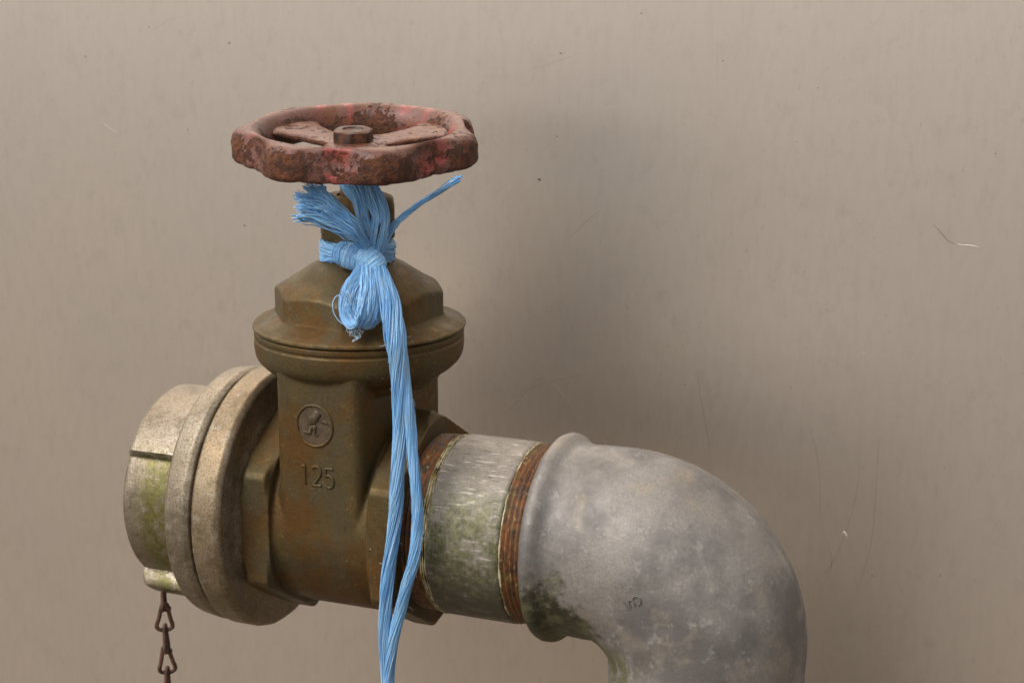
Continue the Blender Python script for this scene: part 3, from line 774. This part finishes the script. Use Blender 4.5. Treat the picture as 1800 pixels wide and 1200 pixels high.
# ------------------------------------------------------------------ blue twine
rnd = random.Random(7)
twine = thing('blue_twine', 'frayed blue baler twine knotted round the valve neck with long hanging tails', 'twine', (0, -16, 111))
def bundle(mb, pts, wx, wy, nf, twist=0.0, fr=0.34, nseg=60, ref=None, jit=0.25, surface=0.6, ends=0.0, seed=0, clump=0):
    """many thin fibres following one centre line. wx, wy: half widths (number or list along the path)"""
    rg = random.Random(seed)
    C = catmull(pts, nseg); T, N, B = frames(C, ref)
    def w(a, t):
        if not hasattr(a, '__len__'): return a
        k = t*(len(a)-1); i = min(int(k), len(a)-2); return a[i]+(a[i+1]-a[i])*(k-i)
    for q in range(nf):
        rho = 1.0 if rg.random() < surface else math.sqrt(rg.random())
        rho *= 0.92+0.16*rg.random()
        ph = 2*math.pi*rg.random()
        sd = rg.random()*100; am = jit*(0.5+rg.random())
        cs = 0.0; ca = 0.0
        if clump:
            kc = int(rg.random()*clump); cs = seed*13.7+kc*7.31; ca = 0.55
            ph = 2*math.pi*(kc+0.5+0.42*rg.gauss(0, 0.5))/clump
        fq = 1.0+rg.random()*2.0
        e0 = 0; e1 = nseg
        if ends: e1 = int(nseg*(1-ends*rg.random()**1.5))
        P = []
        for i in range(e0, e1):
            t = i/(nseg-1)
            a = ph+twist*2*math.pi*t+0.35*mnoise.noise(Vector((t*3.0, sd, 1)))
            u = rho*math.cos(a)*w(wx, t)+am*mnoise.noise(Vector((t*6*fq, sd, 3)))
            v_ = rho*math.sin(a)*w(wy, t)+am*mnoise.noise(Vector((t*6*fq, sd, 7)))
            if ca:
                u += ca*w(wx, t)*0.45*mnoise.noise(Vector((t*3.2, cs, 2))); v_ += ca*w(wy, t)*0.5*mnoise.noise(Vector((t*3.2, cs, 5)))
            P.append(C[i]+N[i]*u+B[i]*v_)
        if len(P) > 3: tube(mb, P, fr*(0.7+0.7*rg.random()), 4, a=rg.random(), flat=0.65)
def core(mb, pts, wx, wy, nseg=40, ref=None, k=0.86):
    C = catmull(pts, nseg); T, N, B = frames(C, ref)
    def w(a, t):
        if not hasattr(a, '__len__'): return a
        q = t*(len(a)-1); i = min(int(q), len(a)-2); return a[i]+(a[i+1]-a[i])*(q-i)
    def fn(i, j):
        t = i/(nseg-1); th = 2*math.pi*j/14
        return C[i]+N[i]*(k*w(wx, t)*math.cos(th))+B[i]*(k*w(wy, t)*math.sin(th))
    v, f = grid(fn, nseg, 14); f.append(tuple(range(13, -1, -1))); f.append(tuple((nseg-1)*14+j for j in range(14)))
    mb.add(v, f, 0.15)
# band round the neck: angles in the camera's frame, 0 = camera side, + right
def ringp(deg, r_, z_):
    a = R(deg); x, y = r_*math.sin(a), -r_*math.cos(a)
    c, s = math.cos(YAW), math.sin(YAW)
    return Vector((x*c-y*s, x*s+y*c, z_))
degs = [-14, -45, -75, -100, -130, -165, -200, -230, -262, -290, -318, -345]
pts = [ringp(d_, 14.0 if abs(d_+180) < 140 else 15.6, 116.4+1.4*math.cos(R(d_*2))*0.6) for d_ in degs]
hz = [3.0, 4.0, 5.4, 6.0, 5.8, 5.6, 5.6, 5.8, 6.0, 5.6, 4.6, 3.6]
mb = MB(); core(mb, pts, hz, 2.0, 60, (0, 0, 1), 0.8); bundle(mb, pts, hz, 2.1, 300, 0.30, 0.23, 80, (0, 0, 1), 0.7, 0.75, seed=1, clump=18)
mb.build('neck_wrap', TWINE, twine)
# knot: two barrels of turns
def barrel(mb, A, Bp, r0, nturn, fr, seed, bulge=0.12, flat=0.8, skew=0.25):
    rg = random.Random(seed); A = Vector(A); Bp = Vector(Bp); ax = (Bp-A).normalized(); L = (Bp-A).length
    u = ax.cross(Vector(FWD)).normalized(); w = ax.cross(u)
    n = 26
    def prof(t): return r0*(0.80+0.20*math.sin(math.pi*min(1, max(0, t)))**0.6)
    def fn(i, j):
        t = i/9; th = 2*math.pi*j/24
        return A+ax*(L*t)+(u*math.cos(th)+w*flat*math.sin(th))*prof(t)*0.93
    v, f = grid(fn, 10, 24); f.append(tuple(range(23, -1, -1))); f.append(tuple(9*24+j for j in range(24))); mb.add(v, f, 0.2)
    for k in range(nturn):
        t = (k+rg.random()*0.9)/nturn; sd = rg.random()*50; sk = skew*(rg.random()-0.5); a = rg.random()
        P = []
        for j in range(n):
            th = 2*math.pi*j/n
            tt = t+sk*math.sin(th)+0.05*mnoise.noise(Vector((math.cos(th)*1.5, math.sin(th)*1.5, sd)))
            r_ = prof(tt)*(1.0+0.03*mnoise.noise(Vector((math.cos(th)*2, math.sin(th)*2, sd+9))))+0.1*rg.random()
            P.append(A+ax*(L*tt)+(u*math.cos(th)+w*flat*math.sin(th))*r_)
        tube(mb, P, fr*(0.7+0.7*rg.random()), 4, True, a, flat=0.65)
mb = MB()
barrel(mb, at(596, 443, 18.5), at(646, 460, 22.5), 5.4, 110, 0.24, 3, skew=0.3)
barrel(mb, at(636, 438, 24), at(666, 474, 27.5), 5.0, 96, 0.24, 4, skew=0.22)
mb.build('knot', TWINE, twine)
# small loop hanging from the knot
lp = [at(648, 458, 22), at(634, 486, 31), at(620, 512, 36.5), at(616, 540, 39.5), at(623, 562, 41.5), at(637, 567, 42.5), at(649, 550, 42.5), at(652, 520, 40), at(650, 490, 34), at(650, 458, 22)]
nrm = (FWD*-0.60+RGT*-0.80).normalized()
mb = MB(); core(mb, lp, [2.2, 3.2, 4.4, 4.8, 5.4, 5.8, 5.6, 4.8, 3.4, 2.4], 1.6, 60, nrm, 0.8)
bundle(mb, lp, [2.4, 3.4, 4.6, 5.0, 5.5, 5.9, 5.7, 4.9, 3.5, 2.6], 1.8, 300, 0.1, 0.23, 70, nrm, 0.6, 0.75, seed=5, clump=14)
mb.build('loop', TWINE, twine)
# loop rising behind the wheel's front rim
up = [at(652, 452, 23), at(650, 428, 24), at(645, 402, 25), at(637.5, 381, 25), at(632, 352, 24), at(620, 324, 21), at(616, 300, 18), at(634, 288, 16), at(645, 302, 18), at(649, 324, 21), at(660, 352, 24), at(670, 381, 26), at(667, 404, 26), at(663, 428, 25), at(658, 452, 23)]
ww = [2.4, 2.0, 1.9, 2.1, 2.6, 4.6, 5, 4, 3, 2.8, 3.7, 3.4, 3.6, 3.4, 2.6]
mb = MB()
bundle(mb, up, ww, 1.4, 190, 0.06, 0.27, 100, RGT, 0.7, 0.45, seed=6, clump=10)
mb.build('bow_loop', TWINE, twine)
# frayed end fanning out to the upper left
mb = MB(); rg = random.Random(12)
clumps = [(512, 340, 36), (519, 362, 37), (517, 384, 38), (530, 324, 35), (545, 322, 33), (558, 322, 32), (524, 350, 37), (540, 336, 34), (516, 378, 38.5), (566, 326, 31)]
for q in range(380):
    cx, cy, cd = clumps[min(len(clumps)-1, int(rg.random()*len(clumps)))]
    ex, ey = cx+rg.gauss(0, 4), cy+rg.gauss(0, 3.2)
    f_ = (ey-320)/65.0                     # 0 = upper edge of the fan, 1 = lower edge
    ln = 1-0.30*rg.random()**2.5
    mx1, my1 = 618+rg.gauss(0, 3)-8*f_+6*(1-f_), 392+20*f_+rg.gauss(0, 3.5)
    mx2, my2 = 572+rg.gauss(0, 3)-10*f_+10*(1-f_), 352+36*f_+rg.gauss(0, 3.5)
    P = [at(650+rg.gauss(0, 4), 446+rg.gauss(0, 3), 24+rg.gauss(0, 1)), at(640-6*f_+rg.gauss(0, 3), 425+3*f_+rg.gauss(0, 2), 28+rg.gauss(0, 1.0)),
         at(mx1, my1, 33+rg.gauss(0, 1.1)), at(mx2, my2, 35+rg.gauss(0, 1.2)), at(ex, ey, cd+rg.gauss(0, 1.2))]
    C = catmull(P, 34); C = C[:max(6, int(34*ln))]
    sd = rg.random()*90
    C = [p+Vector((mnoise.noise(Vector((i*0.18, sd, 1))), mnoise.noise(Vector((i*0.18, sd, 5))), mnoise.noise(Vector((i*0.18, sd, 9)))))*1.25*min(1.0, i/14) for i, p in enumerate(C)]
    tube(mb, C, [0.27*(0.7+0.7*rg.random())]*len(C), 4, a=rg.random()*0.75, flat=0.6)
mb.build('frayed_end', TWINE, twine)
# single strand sticking out to the right
st = [at(664, 450, 22), at(682, 412, 22), at(700, 389, 23), at(733, 361, 25), at(772, 336, 27), at(812, 309, 29)]
mb = MB(); core(mb, st, [1.3, 1.2, 1.0, 0.8, 0.8, 0.9], 0.6, 40, None, 0.7); bundle(mb, st, [1.5, 1.4, 1.1, 0.9, 0.9, 1.4], 0.7, 34, 0.4, 0.22, 40, None, 0.35, 0.7, 0.06, seed=8)
mb.build('loose_strand', TWINE, twine)
# the two long tails
tl = [at(655, 458, 22), at(668, 492, 33), at(683, 540, 41), at(691, 585, 47.5), at(697, 625, 50), at(701, 680, 51), at(703, 760, 53), at(699, 840, 55), at(696, 890, 55.5), at(690, 950, 55.5), at(681, 1020, 55), at(677, 1090, 54), at(679, 1160, 54), at(683, 1230, 54), at(686, 1330, 54)]
tr = [at(660, 458, 22), at(676, 490, 31.5), at(693, 540, 39.5), at(701, 585, 46.5), at(706, 625, 49), at(712, 680, 51), at(719, 740, 54), at(727, 810, 58), at(733, 880, 61), at(734, 930, 61.5), at(727, 985, 61), at(712, 1040, 59), at(696, 1105, 57), at(684, 1170, 55), at(680, 1240, 53), at(682, 1330, 51)]
for k, (pp, wd, sd) in enumerate(((tl, [2.6, 3.0, 3.6, 3.8, 3.7, 3.5, 3.2, 3.0, 3.0, 2.9, 2.9, 2.8, 2.8, 2.8, 2.8], 21), (tr, [2.6, 3.0, 3.0, 3.0, 2.8, 2.5, 2.2, 2.2, 2.4, 2.5, 2.5, 2.4, 2.4, 2.4, 2.4], 22))):
    mb = MB(); core(mb, pp, wd, [w_*0.8 for w_ in wd], 90, None, 0.84)
    bundle(mb, pp, wd, [w_*0.8 for w_ in wd], 190, 1.8 if k == 0 else 2.3, 0.21, 150, None, 0.5, 0.85, seed=sd, clump=15)
    mb.build('tail', TWINE, twine)
# stray hairs
mb = MB(); rg = random.Random(31)
for pp, cnt in ((tl, 46), (tl[3:6], 26), (tr, 30), (lp, 14), (pts, 20)):
    C = catmull(pp, 200)
    for q in range(cnt):
        p = C[int(rg.random()*190)]+Vector((rg.gauss(0, 1.6), rg.gauss(0, 1.6), rg.gauss(0, 1.5)))
        dr = Vector((rg.gauss(0, 1), rg.gauss(0, 1), rg.gauss(0, 1.2))).normalized()
        P = [p]
        for s_ in range(12):
            dr = (dr+Vector((rg.gauss(0, .28), rg.gauss(0, .28), rg.gauss(0, .28)-0.05))).normalized(); P.append(P[-1]+dr*0.34)
        tube(mb, P, 0.06, 3, a=1.0)
h1 = [at(605, 520, 39), at(592, 520, 40), at(585, 532, 41), at(587, 550, 42), at(598, 566, 43), at(614, 574, 44)]
tube(mb, catmull(h1, 24), 0.2, 4, a=0.9)
for sd in range(4):
    P = []; c = at(626+rg.gauss(0, 4), 586+rg.gauss(0, 3), 45.5)
    for s_ in range(26):
        a = s_*0.55+sd*1.3; P.append(c+RGT*(2.6*math.cos(a)*(0.6+0.4*math.sin(s_*0.23+sd)))+UPV*(2.0*math.sin(a*0.9+sd)+1.5-s_*0.06)+FWD*(-0.6*math.sin(a*0.4)))
    tube(mb, catmull(P, 60), 0.11, 3, a=1.0)
mb.build('loose_fibres', TWINE, twine)['kind'] = 'stuff'
